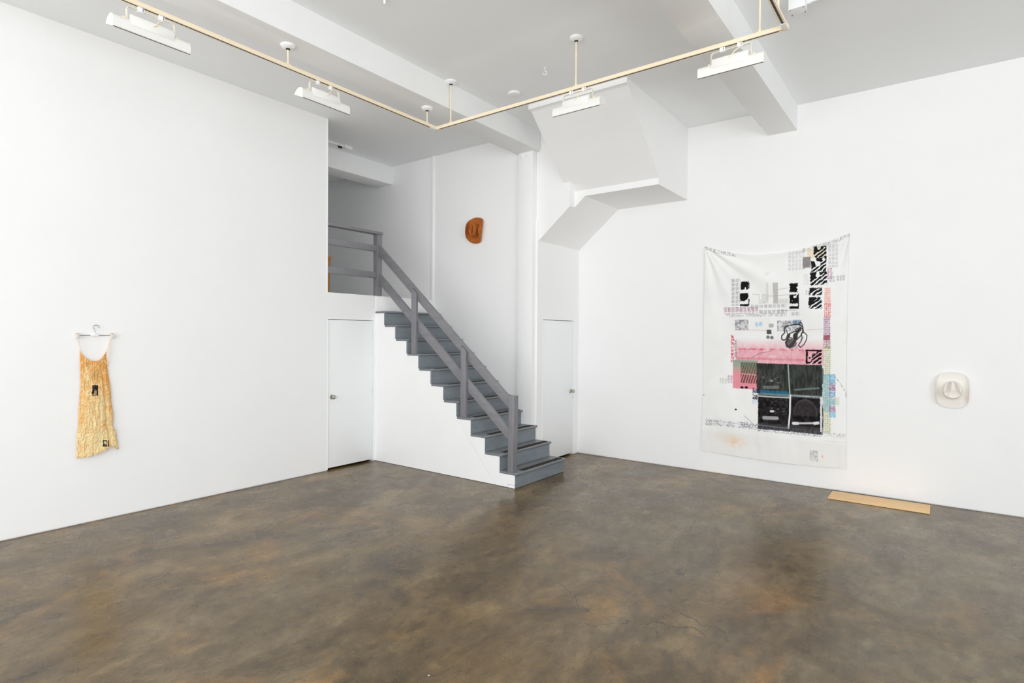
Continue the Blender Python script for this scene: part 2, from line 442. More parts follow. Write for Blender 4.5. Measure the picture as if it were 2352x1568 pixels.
for i in range(N):
    x1 = xr(i + 1) - .004 if i < N - 1 else XL + .001
    tr = sbuild(MB().box(x1, xr(i) + .028, YS - .006, 6.536, zt(i) - TH, zt(i)), 'tread', 'tread', bevel=.010, bseg=3)
    y0 = 5.60 if i == 0 else 5.535
    n = 8; pts = []
    xa, xb = xr(i) - .075, xr(i) + .004
    for k in range(n + 1): a = math.pi * 1.5 - math.pi * .5 * k / n; pts.append((xa + .03 - .03 * 1 + .012 + .012 * math.cos(a), y0 + .012 + .012 * math.sin(a)))
    pts = [(xa, y0 + .012), (xa + .012, y0), (xb - .012, y0), (xb, y0 + .012), (xb, 6.47), (xb - .02, 6.49), (xa + .02, 6.49), (xa, 6.47)]
    g = sbuild(MB().prism(pts, 2, zt(i), zt(i) + .0025), 'grip_strip', 'grip', tr)
sbuild(MB().box(XL, XL + .014, YS + .002, YH - .005, zt(N - 1), ZL - .006), 'top_riser', 'stringer', bevel=.003)
# newel, balusters, rails
def lean_box(mb, x0, x1, y0, y1, z0, z1, dx=0, top_cut=0):
    vs = [(x + (dx if z == z1 else 0), y, z + (top_cut if (z == z1 and x == x0) else 0)) for x in (x0, x1) for y in (y0, y1) for z in (z0, z1)]
    return mb.add(vs, [(0, 1, 3, 2), (4, 6, 7, 5), (0, 4, 5, 1), (2, 3, 7, 6), (0, 2, 6, 4), (1, 5, 7, 3)])
sbuild(lean_box(MB(), -4.110, -4.028, 5.447, 5.530, zt(0), 1.088, .012), 'newel_post', 'post', bevel=.004)
sl_ = (3.056 - 1.064) / (-6.391 + 4.097)                    # slope of the hand rail in z per x (negative)
yR0, yR1 = 5.474, 5.513
def slope_rail(name, xa, za, xb, zb, hgt):
    mb = MB()
    vs = []
    for x, z in ((xa, za), (xb, zb)):
        for y in (yR0, yR1):
            vs += [(x, y, z - hgt), (x, y, z)]
    mb.add(vs, [(0, 1, 3, 2), (4, 6, 7, 5), (0, 4, 5, 1), (2, 3, 7, 6), (0, 2, 6, 4), (1, 5, 7, 3)])
    return sbuild(mb, name, 'rail', bevel=.004)
slope_rail('handrail', -4.112, 1.070, -6.458, 3.083, .146)
slope_rail('lower_rail', -4.112, .690, -6.458, 2.682, .148)
def on_rail(x): return 1.070 + (x + 4.112) * (3.083 - 1.070) / (-6.458 + 4.112)
for xa, i in ((-4.855, 3), (-5.752, 7)):
    top = on_rail(xa) - .035
    sbuild(lean_box(MB(), xa, xa + .09, 5.436, yR0, zt(i), top - .077, 0, .077), 'baluster', 'post', bevel=.003)

# guard railing along the landing
RL0 = Vector((-6.50, 5.0, ZL + .008))
rl = tag(empty('guard_railing', RL0), 'grey painted wooden guard railing along the landing edge', 'railing')
def rbuild(mb, name, mat):
    mb.v = [(p[0] - RL0.x, p[1] - RL0.y, p[2] - RL0.z) for p in mb.v]
    return mb.build(name, mat, rl, bevel=.004)
rbuild(MB().box(-6.545, -6.460, 5.443, 5.531, ZL + .008, 3.238), 'post', 'post')
M['railh'] = wood_paint('rail_paint_along', (132, 131, 135), (104, 98, 88), 0.3, (8, 1, 8))
rbuild(MB().box(-6.560, -6.448, 4.624, 5.540, 3.238, 3.275), 'top_rail', 'railh')
rbuild(MB().box(-6.515, -6.476, 4.624, 5.443, 2.990, 3.080), 'middle_rail', 'railh')
rbuild(MB().box(-6.515, -6.476, 4.624, 5.443, 2.612, 2.700), 'bottom_rail', 'railh')

# wooden cabinet standing on the landing, mostly hidden by the wall edge
C0 = Vector((-7.35, 4.85, ZL))
cb = tag(empty('side_cabinet', C0), 'honey-coloured wooden side cabinet standing on the landing behind the railing', 'cabinet')
def cbuild(mb, name, mat, bevel=.004): return mb.build(name, mat, cb, bevel=bevel)
cbuild(MB().box(-.20, .17, -.40, .346, .545, .592), 'top', 'oak')
cbuild(MB().box(-.18, .13, -.38, .300, .10, .545), 'body', 'oakshade')
for sx in (-1, 1):
    for yy in (-.39, .283):
        cbuild(MB().box(.10 if sx > 0 else -.19, .155 if sx > 0 else -.14, yy, yy + .045, .0, .545), 'leg', 'oak')

# ------------------------------------------------------------------ lighting track
TZ, TX, TY, TX2 = 4.135, -4.625, 4.748, -0.965
T0 = Vector((TX, TY, TZ))
trk = tag(empty('lighting_track', T0), 'cream lighting track hung from the ceiling on thin stems', 'light track')
def tbuild(mb, name, mat, parent=trk, bevel=0.0, smooth=False):
    mb.v = [(p[0] - T0.x, p[1] - T0.y, p[2] - T0.z) for p in mb.v]
    return mb.build(name, mat, parent, bevel=bevel, smooth=smooth)
tw, th = .019, .034
def track_bar(axis, at, a, b):
    mb = MB()
    prof = [(-tw, 0), (-.008, 0), (-.008, .018), (.008, .018), (.008, 0), (tw, 0), (tw, th * .62), (tw * .8, th), (-tw * .8, th), (-tw, th * .62)]
    if axis == 0: mb.prism([(at + p[0], TZ + p[1]) for p in prof], 0, a, b)
    else: mb.prism([(at + p[0], TZ + p[1]) for p in prof], 1, a, b)
    o = tbuild(mb, 'track_rail', 'track')
    s = MB()
    if axis == 0: s.box(a + .03, b - .03, at - .0078, at + .0078, TZ + .0008, TZ + .017)
    else: s.box(at - .0078, at + .0078, a + .03, b - .03, TZ + .0008, TZ + .017)
    tbuild(s, 'conductor_strip', 'slot', o)
track_bar(0, TY, TX + tw, TX2 - tw)
track_bar(1, TX, YN + 1.5, TY - tw)
track_bar(1, TX2, YN + 1.5, TY - tw)
for cx in (TX, TX2):
    tbuild(MB().box(cx - tw - .002, cx + tw + .002, TY - tw - .002, TY + tw + .002, TZ - .002, TZ + th + .001), 'corner_connector', 'track', bevel=.003)
    tbuild(MB().box(cx - tw, cx + tw, TY - .10, TY - tw, TZ - .003, TZ + .002), 'connector_plate', 'plastic', bevel=.001)
def stem(x, y, zc, drop_ring=True):
    s = MB().tube([(x, y, zc - .012), (x, y, TZ + th)], .0075, 10)
    if zc - TZ > .3:
        zm = TZ + th + (zc - TZ - th) * .62
        s.tube([(x, y, zm - .018), (x, y, zm + .018)], .0105, 10)
    o = tbuild(s, 'stem', 'track', smooth=True)
    c = tbuild(MB().lathe([(0.064, 0), (0.064, -.006), (0.058, -.016), (0.042, -.026), (0.018, -.032), (0.0, -.033)], (x, y, zc), (0, 0, 1), 32), 'canopy', 'plastic', o, smooth=True)
    tbuild(MB().lathe([(0.018, 0), (0.018, -.008), (0.010, -.012), (0.0, -.012)], (x, y, zc - .030), (0, 0, 1), 16), 'collar', 'dark', o, smooth=True)
    for a in (0.6, 3.74):
        tbuild(MB().lathe([(0.006, 0), (0.006, -.005), (0.0, -.007)], (x + .045 * math.cos(a), y + .045 * math.sin(a), zc - .022), (0, 0, 1), 10), 'screw', 'plastic', o, smooth=True)
    return o
def clip(x, y, along_x):
    mb = MB()
    if along_x: mb.box(x - .026, x + .026, y - .012, y + .012, TZ + th - .004, TZ + th + .006).box(x - .010, x + .010, y - .010, y + .010, TZ + th, TZ + th + .022)
    else: mb.box(x - .012, x + .012, y - .026, y + .026, TZ + th - .004, TZ + th + .006).box(x - .010, x + .010, y - .010, y + .010, TZ + th, TZ + th + .022)
    tbuild(mb, 'stem_clip', 'cream', bevel=.002)
for x, y, z, ax in ((-2.797, TY, ZC, True), (-4.405, TY, ZC, True), (TX, 2.889, 4.34, False), (TX, 4.598, 4.34, False), (-1.150, TY, ZC, True), (TX2, 4.50, ZC, False)):
    stem(x, y, z); clip(x, y, ax)

# ------------------------------------------------------------------ wall-washer lamps clipped to the track
M['rim'] = paint('shade_rim', (120, 108, 100), 0.5, 0.05, 20, 0, 10, 0.3)
def lamp_proto():
    r = empty('track_lamp')
    L = .252                                                # half length of the shade
    prof = [(-.040, -.220), (-.046, -.204), (-.045, -.158), (-.036, -.136), (-.014, -.122), (.018, -.118), (.052, -.130), (.080, -.156), (.084, -.168)]
    inner = [(y * .93, z - .002) for y, z in prof]
    # shade: an open trough with thickness
    mb = MB(); n = len(prof)
    vs = []
    for x in (-L, L):
        vs += [(x, y, z) for y, z in prof] + [(x, y * .94 + .001, z - .003 if 0 < k < n - 1 else z) for k, (y, z) in enumerate(prof)]
    fs = []
    for k in range(n - 1):
        fs.append((k, k + 1, 2 * n + k + 1, 2 * n + k)); fs.append((n + k, 3 * n + k, 3 * n + k + 1, n + k + 1))
    for k in (0, n - 1): fs.append((k, 2 * n + k, 3 * n + k, n + k))
    for e in (0, 2 * n):
        for k in range(n - 1): fs.append((e + k, e + n + k, e + n + k + 1, e + k + 1))
    mb.add(vs, fs); sh = mb.build('shade', 'lamp', r, smooth=True)
    for sx in (-1, 1):
        MB().prism(prof, 0, sx * L, sx * (L + .004)).build('end_cap', 'lamp', r)
    # protruding rim along the lower edge and the tube inside
    MB().box(-L, L, -.0465, -.040, -.2225, -.2185).build('rim', 'rim', sh)
    MB().tube([(-L + .02, .012, -.155), (L - .02, .012, -.155)], .012, 12).build('tube', 'plastic', r, smooth=True)
    MB().prism([(-.049, -.168), (-.048, -.104), (-.038, -.090), (-.016, -.083), (.014, -.088), (.026, -.124), (-.034, -.140)], 0, -.142, .142).build('ballast_box', 'lamp', r, bevel=.003)
    # bracket: a flat strap bent into a U
    pts = []; hw, zt_, zb_, rr = .158, -.026, -.132, .024
    path = [(-hw, zb_), (-hw, zt_ - rr)] + [(-hw + rr - rr * math.cos(a), zt_ - rr + rr * math.sin(a)) for a in [math.pi / 2 * k / 5 for k in range(1, 6)]]
    path += [(-x, z) for x, z in reversed(path)]
    mb = MB(); t = .0022
    vs = []; n2 = len(path)
    for k, (x, z) in enumerate(path):
        a = Vector((path[min(k + 1, n2 - 1)][0] - path[max(k - 1, 0)][0], path[min(k + 1, n2 - 1)][1] - path[max(k - 1, 0)][1])).normalized()
        nx, nz = -a.y * t, a.x * t
        for y in (-.011, .011): vs += [(x + nx, y, z + nz), (x - nx, y, z - nz)]
    fs = []
    for k in range(n2 - 1):
        o = 4 * k; q = o + 4
        fs += [(o, q, q + 2, o + 2), (o + 1, o + 3, q + 3, q + 1), (o, o + 1, q + 1, q), (o + 2, q + 2, q + 3, o + 3)]
    fs += [(0, 2, 3, 1), (4 * n2 - 4, 4 * n2 - 3, 4 * n2 - 1, 4 * n2 - 2)]
    mb.add(vs, fs).build('bracket', 'cream_metal', r, smooth=True)
    for sx in (-1, 1):
        kb = MB().lathe([(0.006, 0), (0.006, .006), (0.013, .008), (0.014, .022), (0.010, .026), (0.0, .027)], (sx * .158, 0, -.118), (sx, 0, 0), 8).build('knob', 'cream', r)
        ad = MB().box(sx * .068 - .021, sx * .068 + .021, -.013, .013, -.034, -.001).build('adapter', 'plastic', r, bevel=.003)
        MB().box(sx * .068 + .010, sx * .068 + .013, -.0145, .0145, -.030, -.002).build('latch', 'dark', ad)
    MB().tube([(.068, -.004, -.028), (.070, -.020, -.046), (.058, -.034, -.058), (.035, -.044, -.074), (.012, -.052, -.112), (-.005, -.052, -.122)], .0042, 8).build('cord', 'cream', r, smooth=True)
    return r
M['cream_metal'] = paint('cream_metal', (232, 226, 212), 0.4, 0.02, 5, 0, 10, 0.4)
lamp0 = lamp_proto()
LG = 'wall-washer lamps on the lighting track'
for k, (x, y, rz, lab) in enumerate((
        (TX, 1.795, 90, 'white trough lamp on the track, above the slip dress'),
        (TX, 3.262, 90, 'white trough lamp on the track, beside the short ceiling stem on the beam'),
        (-2.775, TY, 0, 'white trough lamp hung in front of the boxed-in stairwell'),
        (-1.365, TY, 0, 'white trough lamp near the track corner, in front of the ceiling beam'))):
    l = lamp0 if k == 0 else copy_tree(lamp0)
    l.location = (x, y, TZ); l.rotation_euler = (0, 0, math.radians(rz)); tag(l, lab, 'lamp', LG)

# ------------------------------------------------------------------ small ceiling fittings
tag(MB().lathe([(0.070, 0), (0.070, -.010), (0.062, -.022), (0.045, -.026), (0.0, -.026)], (0, 0, 0), (0, 0, 1), 32).build('outlet_cover', 'plastic', smooth=True, origin=None), 'round white blank cover plate on the ceiling', 'cover plate').location = (-4.012, 5.402, ZC)
def hook(loc, s, label):
    pts = [(0, 0, 0), (0, 0, -.03 * s)]
    for k in range(13):
        a = math.radians(90 - 270 * k / 12)
        pts.append((.016 * s * math.cos(a), 0, -.046 * s + .016 * s * math.sin(a)))
    o = MB().tube(pts, .0035 * s, 8).lathe([(.010 * s, 0), (.008 * s, -.004 * s), (0, -.004 * s)], (0, 0, 0), (0, 0, 1), 12).build('ceiling_hook', 'plastic', smooth=True)
    o.location = loc; o.rotation_euler = (0, 0, math.radians(37)); tag(o, label, 'hook', 'ceiling hooks'); return o
hook((-3.373, 5.085, ZC), 1.25, 'small white screw hook in the ceiling beside a track stem')
pk = MB().lathe([(.016, 0), (.016, -.004), (.011, -.006), (.011, -.034), (.007, -.040), (0, -.041)], (0, 0, 0), (0, 0, 1), 12).build('ceiling_peg', 'plastic', smooth=True)
pk.location = (-3.79, 3.262, ZC); tag(pk, 'short white peg in the ceiling between the two beams', 'peg')

jb = tag(empty('junction_box', (-0.985, 5.30, ZC)), 'white metal junction box with a conduit on the ceiling', 'junction box')
MB().box(-.062, .062, -.055, .055, -.095, 0).build('box', 'plastic', jb, bevel=.003)
MB().box(-.066, .066, -.060, .060, -.100, -.095).build('cover', 'plastic', jb, bevel=.002)
for sx, sy in ((-1, -1), (1, -1), (-1, 1), (1, 1)):
    MB().lathe([(.004, 0), (.004, -.003), (0, -.004)], (sx * .05, sy * .045, -.100), (0, 0, 1), 8).build('screw', 'dark', jb)
MB().tube([(.062, .03, -.035), (.095, .03, -.035)], .018, 14).build('conduit_connector', 'plastic', jb, smooth=True)
MB().tube([(.09, .03, -.035), (3.6, .03, -.035)], .012, 12).build('conduit', 'plastic', jb, smooth=True)

ls = tag(empty('landing_light_track', (-7.17, 4.6, ZC)), 'short white light track on the landing ceiling', 'light track')
MB().box(-.018, .018, -1.9, .80, -.036, -.004).build('track_rail', 'plastic', ls, bevel=.002)
MB().box(-.032, .032, .79, .93, -.046, 0).build('feed_box', 'plastic', ls, bevel=.003)
MB().box(-.012, .012, .70, .76, -.062, -.036).build('adapter', 'dark', ls)

# ------------------------------------------------------------------ numpy helpers for printed cloth
rng = np.random.default_rng(7)
def value_noise(x, y, scale, seed):
    r = np.random.default_rng(seed); g = r.random((256, 256))
    u, v = x * scale, y * scale
    i, j = np.floor(u).astype(int), np.floor(v).astype(int); fu, fv = u - i, v - j
    fu = fu * fu * (3 - 2 * fu); fv = fv * fv * (3 - 2 * fv)
    a, b = g[i % 256, j % 256], g[(i + 1) % 256, j % 256]; c, d = g[i % 256, (j + 1) % 256], g[(i + 1) % 256, (j + 1) % 256]
    return (a * (1 - fu) + b * fu) * (1 - fv) + (c * (1 - fu) + d * fu) * fv
def fbm(x, y, scale, seed, oct=4):
    s = 0; amp = 1; tot = 0
    for k in range(oct):
        s = s + amp * value_noise(x, y, scale * 2 ** k, seed + k); tot += amp; amp *= .55
    return s / tot
def lin(c):
    c = np.array(c, float) / 255.0
    return np.where(c <= .04045, c / 12.92, ((c + .055) / 1.055) ** 2.4)
def grid_object(name, P, colors, mat, parent=None, loc=(0, 0, 0)):
    nu, nv = P.shape[:2]
    me = bpy.data.meshes.new(name)
    idx = np.arange(nu * nv).reshape(nu, nv)
    q = np.stack([idx[:-1, :-1], idx[1:, :-1], idx[1:, 1:], idx[:-1, 1:]], -1).reshape(-1, 4)
    me.vertices.add(nu * nv); me.vertices.foreach_set('co', (P.reshape(-1, 3) - np.array(loc)).astype(np.float32).ravel())
    me.loops.add(q.size); me.loops.foreach_set('vertex_index', q.ravel().astype(np.int32))
    me.polygons.add(len(q)); me.polygons.foreach_set('loop_start', (np.arange(len(q)) * 4).astype(np.int32))
    me.polygons.foreach_set('loop_total', np.full(len(q), 4, np.int32))
    me.update(calc_edges=True); me.validate()
    at = me.color_attributes.new('print', 'FLOAT_COLOR', 'POINT')
    rgba = np.ones((nu * nv, 4), np.float32); rgba[:, :3] = colors.reshape(-1, 3)
    at.data.foreach_set('color', rgba.ravel())
    me.polygons.foreach_set('use_smooth', np.ones(len(me.polygons), bool))
    me.materials.append(M[mat])
    o = bpy.data.objects.new(name, me); COL.objects.link(o); o.location = loc
    if parent is not None: o.parent = parent; o.location = (0, 0, 0) if parent.type == 'EMPTY' else loc
    return o

# ------------------------------------------------------------------ printed cloth on the back wall
def make_cloth():
    nu, nv = 400, 600
    s, t = np.meshgrid(np.linspace(0, 1, nu), np.linspace(0, 1, nv), indexing='ij')
    # outline measured on the wall plane
    top = np.interp(s, [0, .08, .18, .3, .42, .54, .66, .78, .9, 1.0], [3.010, 2.962, 2.905, 2.862, 2.842, 2.840, 2.858, 2.898, 2.952, 3.014])
    bot = np.interp(s, [0, .1, .25, .4, .5, .6, .75, .88, .94, 1.0], [.283, .272, .262, .256, .252, .25, .252, .262, .276, .270])
    left = np.interp(t, [0, .2, .5, .8, 1], [-2.532, -2.528, -2.536, -2.545, -2.553])
    right = np.interp(t, [0, .15, .5, .8, 1], [-.852, -.868, -.872, -.866, -.864])
    x = left + (right - left) * s
    z = top + (bot - top) * t
    # folds fanning out from the two pinned corners, slack ripples lower down
    def fan(cx, cz, a0, n, amp, reach):
        dx, dz = x - cx, cz - z
        r = np.hypot(dx, dz); a = np.arctan2(dz, np.abs(dx) + 1e-6)
        return amp * (np.sin(n * a + a0) * .6 + .4 * np.sin(n * 1.7 * a + 2 * a0)) * np.exp(-(r / reach) ** 1.5) * np.clip(r / .12, 0, 1)
    d = .020 + fan(-2.532, 3.01, .6, 13, .019, 1.3) + fan(-.852, 3.01, 1.4, 12, .012, .9)
    d += .017 * (fbm(x * 2.6 + z * .35, z * .42, 1.6, 31, 3) - .5) * np.clip(t * 1.5, 0, 1) * 2
    d += .004 * (fbm(x * 1.0 + 5, z * 1.0, 9.0, 77, 3) - .5)
    d += .012 * np.clip((t - .75) / .25, 0, 1) * (fbm(x * 3.2, z * .3, 1.5, 55, 2) - .4)
    d += .012 * np.exp(-((t) / .02) ** 2) * np.sin(s * math.pi)
    d = np.maximum(d, .006)
    P = np.stack([x, YR - d, z], -1)
    # photo coordinates of every point of the sheet (wall plane)
    rel = np.stack([x, np.full_like(x, YR - .015), z], -1) - np.array(EYE)
    w = rel @ np.array(FWD); X = 1176 + F_PX * (rel @ np.array(RIGHT)) / w; Yp = 784 - F_PX * (rel @ np.array(UP)) / w
    YV = 760.0; XV = -597.0
    Y = YV + (Yp - YV) * (1780 - XV) / (X - XV)            # levelled height on the sheet
    def yy(y, xc): return YV + (y - YV) * (1780 - XV) / (xc - XV)
    n1 = fbm(X, Y, .16, 3, 4); n2 = fbm(X, Y, .55, 9, 3); n3 = fbm(X, Y, .035, 13, 3); n4 = value_noise(X, Y, .9, 21)
    C = np.ones((nu, nv, 3)) * lin((248, 248, 247))
    C *= (1 - .03 * (n3 - .5))[..., None]
    C = C * (1 - .05 * np.clip((fbm(X, Y, .012, 44, 3) - .5) * 3, 0, 1))[..., None] 
    def blend(mask, col):
        nonlocal C
        mk = np.clip(mask, 0, 1)[..., None]; C = C * (1 - mk) + np.asarray(lin(col) if not isinstance(col, np.ndarray) else col) * mk
    def rect(x0, y0, x1, y1, soft=.8, rag=0.0):
        xc = (x0 + x1) / 2; a, b = yy(y0, xc), yy(y1, xc)
        j = (n2 - .5) * rag
        dx = np.minimum(X - x0, x1 - X) + j; dy = np.minimum(Y - a, b - Y) + j
        return np.clip(np.minimum(dx, dy) / soft + .5, 0, 1)
    def stamps(x0, y0, x1, y1, w_, h_, col, strength=.6, seed=1):
        """rows of small printed boxes with broken scribbles inside"""
        xc = (x0 + x1) / 2; a, b = yy(y0, xc), yy(y1, xc)
        inside = (X > x0) & (X < x1) & (Y > a) & (Y < b)
        u = ((X - x0) / w_) % 1; v = ((Y - a) / h_) % 1
        fill = np.clip((fbm(X + seed * 7, Y, .62, seed, 3) - .42) * 4, 0, 1)
        edge = ((u < .10) | (u > .84) | (v > .82))
        mk = inside * np.where(edge, .12, 1.0) * (fill * .42 + .34) * strength
        blend(mk, col)
    def rings(x0, y0, x1, y1, w_, h_, col, strength=.6, seed=2):
        xc = (x0 + x1) / 2; a, b = yy(y0, xc), yy(y1, xc)
        inside = (X > x0) & (X < x1) & (Y > a) & (Y < b)
        u = ((X - x0) / w_) % 1 - .5; v = ((Y - a) / h_) % 1 - .5
        r = np.hypot(u, v)
        mk = inside * (np.abs(r - .33) < .13) * np.clip((fbm(X, Y, .3, seed, 2) - .3) * 3, 0, 1) * strength
        blend(mk, col)
    def ellipse(cx, cy, rx, ry, soft=.25):
        yc = yy(cy, cx); q = np.hypot((X - cx) / rx, (Y - yc) / ry)
        return np.clip((1 - q) / soft + .5, 0, 1)
    def line(pts, wdt, soft=.8):
        best = np.full(X.shape, 1e9)
        for (ax, ay), (bx, by) in zip(pts[:-1], pts[1:]):
            ay2, by2 = yy(ay, ax), yy(by, bx)
            ex, ey = bx - ax, by2 - ay2; L2 = ex * ex + ey * ey + 1e-9
            h = np.clip(((X - ax) * ex + (Y - ay2) * ey) / L2, 0, 1)
            best = np.minimum(best, np.hypot(X - ax - h * ex, Y - ay2 - h * ey))
        return np.clip((wdt - best) / soft + .5, 0, 1)
    BLK = (30, 30, 32)
    def block(x0, y0, x1, y1, seed, stripes=True):
        """a black hand-cut block print with white diagonal cuts"""
        xc = (x0 + x1) / 2; a, b = yy(y0, xc), yy(y1, xc)
        mk = rect(x0, y0, x1, y1, 1.0, 5.0)
        u, v = (X - x0) / (x1 - x0), (Y - a) / (b - a)
        blob = fbm(X + seed * 13, Y + seed * 5, .085, seed, 2)
        cut = (blob > .66) * (u + v < 1.15)
        if stripes:
            ph = (X * .62 + Y * .9 + 6 * n1) / 8.0
            cut = cut | (((ph % 1) < .33) & (u + v * 1.1 > .80) & (v > .12))
        blend(mk * (1 - cut), (34, 36, 38))
    # --- edging along the top hem
    h_top = (np.interp(s, [0, .08, .18, .3, .42, .54, .66, .78, .9, 1.0], [3.010, 2.962, 2.905, 2.862, 2.842, 2.840, 2.858, 2.898, 2.952, 3.014]) - z)
    ed = (h_top < .045) & (h_top > .004) & ((s < .24) | (s > .70))
    blend(ed * np.clip((fbm(X, Y, .45, 61, 2) - .42) * 6, 0, 1) * .6, (140, 138, 142))
    # --- right column of block prints
    blend(rect(1854, 570, 1897, 592, 2, 4) * .8, (240, 222, 194))
    stamps(1810, 577, 1851, 620, 8, 9, (165, 165, 172), .6, 3)
    stamps(1902, 561, 1926, 614, 8, 9, (140, 140, 150), .55, 4)
    blend(rect(1844, 590, 1862, 615, 1.5, 2) * .85, np.stack([lin((120, 112, 110))] * 1)[0] * (0.75 + .8 * (n1[..., None])))
    block(1869, 565, 1899, 592, 1); block(1863, 592, 1898, 623, 2); block(1861, 624, 1900, 654, 3)
    block(1859, 661, 1889, 678, 4); block(1857, 682, 1888, 709, 5)
    stamps(1846, 629, 1858, 655, 5, 6, (175, 175, 180), .5, 5); stamps(1850, 666, 1859, 678, 5, 6, (110, 110, 115), .6, 6)
    stamps(1900, 615, 1913, 641, 6, 7, (170, 40, 130), .95, 7)
    stamps(1904, 634, 1918, 648, 7, 7, (120, 120, 130), .7, 8); stamps(1921, 632, 1943, 644, 7, 7, (120, 120, 130), .7, 9)
    # --- left block of prints
    stamps(1680, 640, 1700, 702, 9, 10, (120, 120, 128), .8, 10)
    for k, (x0, y0, x1, y1) in enumerate(((1701, 646, 1719, 665), (1700, 673, 1719, 691), (1814, 650, 1833, 671), (1814, 676, 1834, 697))):
        mk = rect(x0, y0, x1, y1, .9, 4); blend(mk * (1 - (fbm(X, Y, .12, 80 + k, 2) > .66)), BLK)
    blend(rect(1700, 698, 1721, 703, .8, 3), BLK); blend(rect(1813, 703, 1835, 709, .8, 3), BLK)
    blend(rect(1718.5, 648, 1721, 662, .8, 2), BLK); blend(rect(1719, 686, 1721.5, 700, .8, 2), BLK); blend(rect(1833, 674, 1835.5, 706, .8, 2), BLK)
    for x0, y0, x1, y1, a in ((1776, 649, 1787, 697, .75), (1752, 677, 1765, 697, .30), (1788, 686, 1811, 697, .30), (1760, 650, 1765, 690, .3), (1742, 691, 1760, 697, .3)):
        blend(rect(x0, y0, x1, y1, 1.5, 1) * a * (.7 + .5 * n2), (176, 170, 164))
    for pts in ([(1728, 676), (1744, 676), (1744, 689), (1751, 689), (1751, 676), (1760, 676)], [(1765, 680), (1811, 677)], [(1786, 665), (1811, 661)]):
        blend(line(pts, .6) * .5, (150, 142, 138))
    stamps(1724, 699, 1806, 708, 10, 9, (125, 124, 135), .8, 11)
    stamps(1662, 705, 1742, 720, 9, 14, (160, 50, 120), .9, 12)
    stamps(1743, 711, 1807, 722, 10, 11, (110, 110, 122), .8, 13)
    blend(line([(1786, 713), (1830, 712)], .5) * .7, (70, 70, 75))
    rings(1666, 719, 1807, 728, 6, 8, (140, 140, 148), .7, 14)
    stamps(1817, 716, 1837, 726, 9, 10, (125, 130, 150), .8, 15)
    # --- photo patches
    for x0, y0, x1, y1, sd in ((1688, 734, 1719, 758, 4), (1785, 736, 1841, 761, 5)):
        tex = fbm(X, Y, .22, 100 + sd, 4)
        blend(rect(x0, y0, x1, y1, 1, 1) * np.clip((tex - .18) * 1.6, .15, .9), (112, 114, 124))
    blend(rect(1821, 734, 1840, 747, 1, 1) * .55, (70, 130, 160))
    stamps(1734, 740, 1752, 751, 9, 11, (60, 170, 220), .95, 16)
    blend(rect(1766, 743, 1777, 752, .8, 1) * .8, (170, 170, 168)); blend(rect(1761, 757, 1772, 767, .8, 1) * .95, (70, 68, 68))
    blend(ellipse(1764, 774, 4, 4) * .85, (80, 76, 78)); blend(ellipse(1773, 775, 4, 4) * .85, (80, 76, 78))
    blend(line([(1690, 757), (1760, 758.5)], .5) * .6, (220, 120, 140)); blend(line([(1852, 758), (1892, 755)], .5) * .6, (220, 120, 140))
    # --- brush drawing
    # --- pink wash
    g = np.clip((Y - yy(776, 1790)) / (yy(806, 1790) - yy(776, 1790)), 0, 1)
    wash = (X > 1689) * (X < 1891) * (Y < yy(836, 1790)) * g * np.clip((X - 1686) / 6, 0, 1)
    blend(wash * (.62 + .5 * (n1 - .5)), (234, 116, 142))
    blend(rect(1693, 801, 1889, 804.5, 1.5, 2) * np.clip((n1 - .3) * 2, 0, 1), (214, 62, 98))
    blend(rect(1689, 822, 1851, 827, 2.5, 2) * .35, (206, 60, 90))
    blend(line([(1727, 821), (1745, 811), (1772, 806)], .9) * .5, (120, 90, 100))
    blend(line([(1818, 800), (1817, 835)], .5) * .5, (200, 80, 110))
    def cp(pts): return [(1590 + x / 5.6, 520 + y / 5.6) for x, y in pts]      # measured on an enlarged detail
    brush = [(1.0, [(1205, 1280), (1300, 1262), (1375, 1255), (1420, 1290), (1420, 1350), (1395, 1405), (1350, 1450), (1300, 1480)]),
             (1.1, [(1205, 1280), (1182, 1320), (1190, 1365), (1152, 1405), (1150, 1445), (1180, 1465), (1212, 1440), (1225, 1400), (1250, 1378), (1310, 1352), (1350, 1340)]),
             (2.6, [(1392, 1310), (1352, 1362), (1322, 1402), (1330, 1442), (1300, 1500), (1255, 1550)]),
             (1.8, [(1255, 1550), (1220, 1540), (1206, 1490), (1232, 1440), (1250, 1395)]),
             (.9, [(1402, 1372), (1440, 1362), (1476, 1400), (1470, 1450), (1440, 1512), (1392, 1555), (1368, 1525), (1400, 1470), (1412, 1420), (1402, 1372)]),
             (.8, [(1370, 1245), (1395, 1230), (1412, 1250), (1425, 1300), (1432, 1360)]),
             (.8, [(1330, 1330), (1352, 1310), (1372, 1325), (1360, 1348), (1336, 1350), (1330, 1330)]),
             (.8, [(1210, 1330), (1240, 1420), (1300, 1440), (1340, 1400)])]
    for wd, pts in brush: blend(line(cp(pts), wd * 1.35) * .95, (58, 54, 54))
    blend(ellipse(1817, 788, 13, 10.5, .25) * .9 * np.clip(.55 + n1 * .8, .5, 1), (72, 68, 68)); blend(ellipse(1827, 772, 6, 8, .3) * .9, (60, 56, 56))
    blend(line(cp([(1330, 1575), (1400, 1480), (1430, 1420)]), .7) * .8, (90, 86, 86))
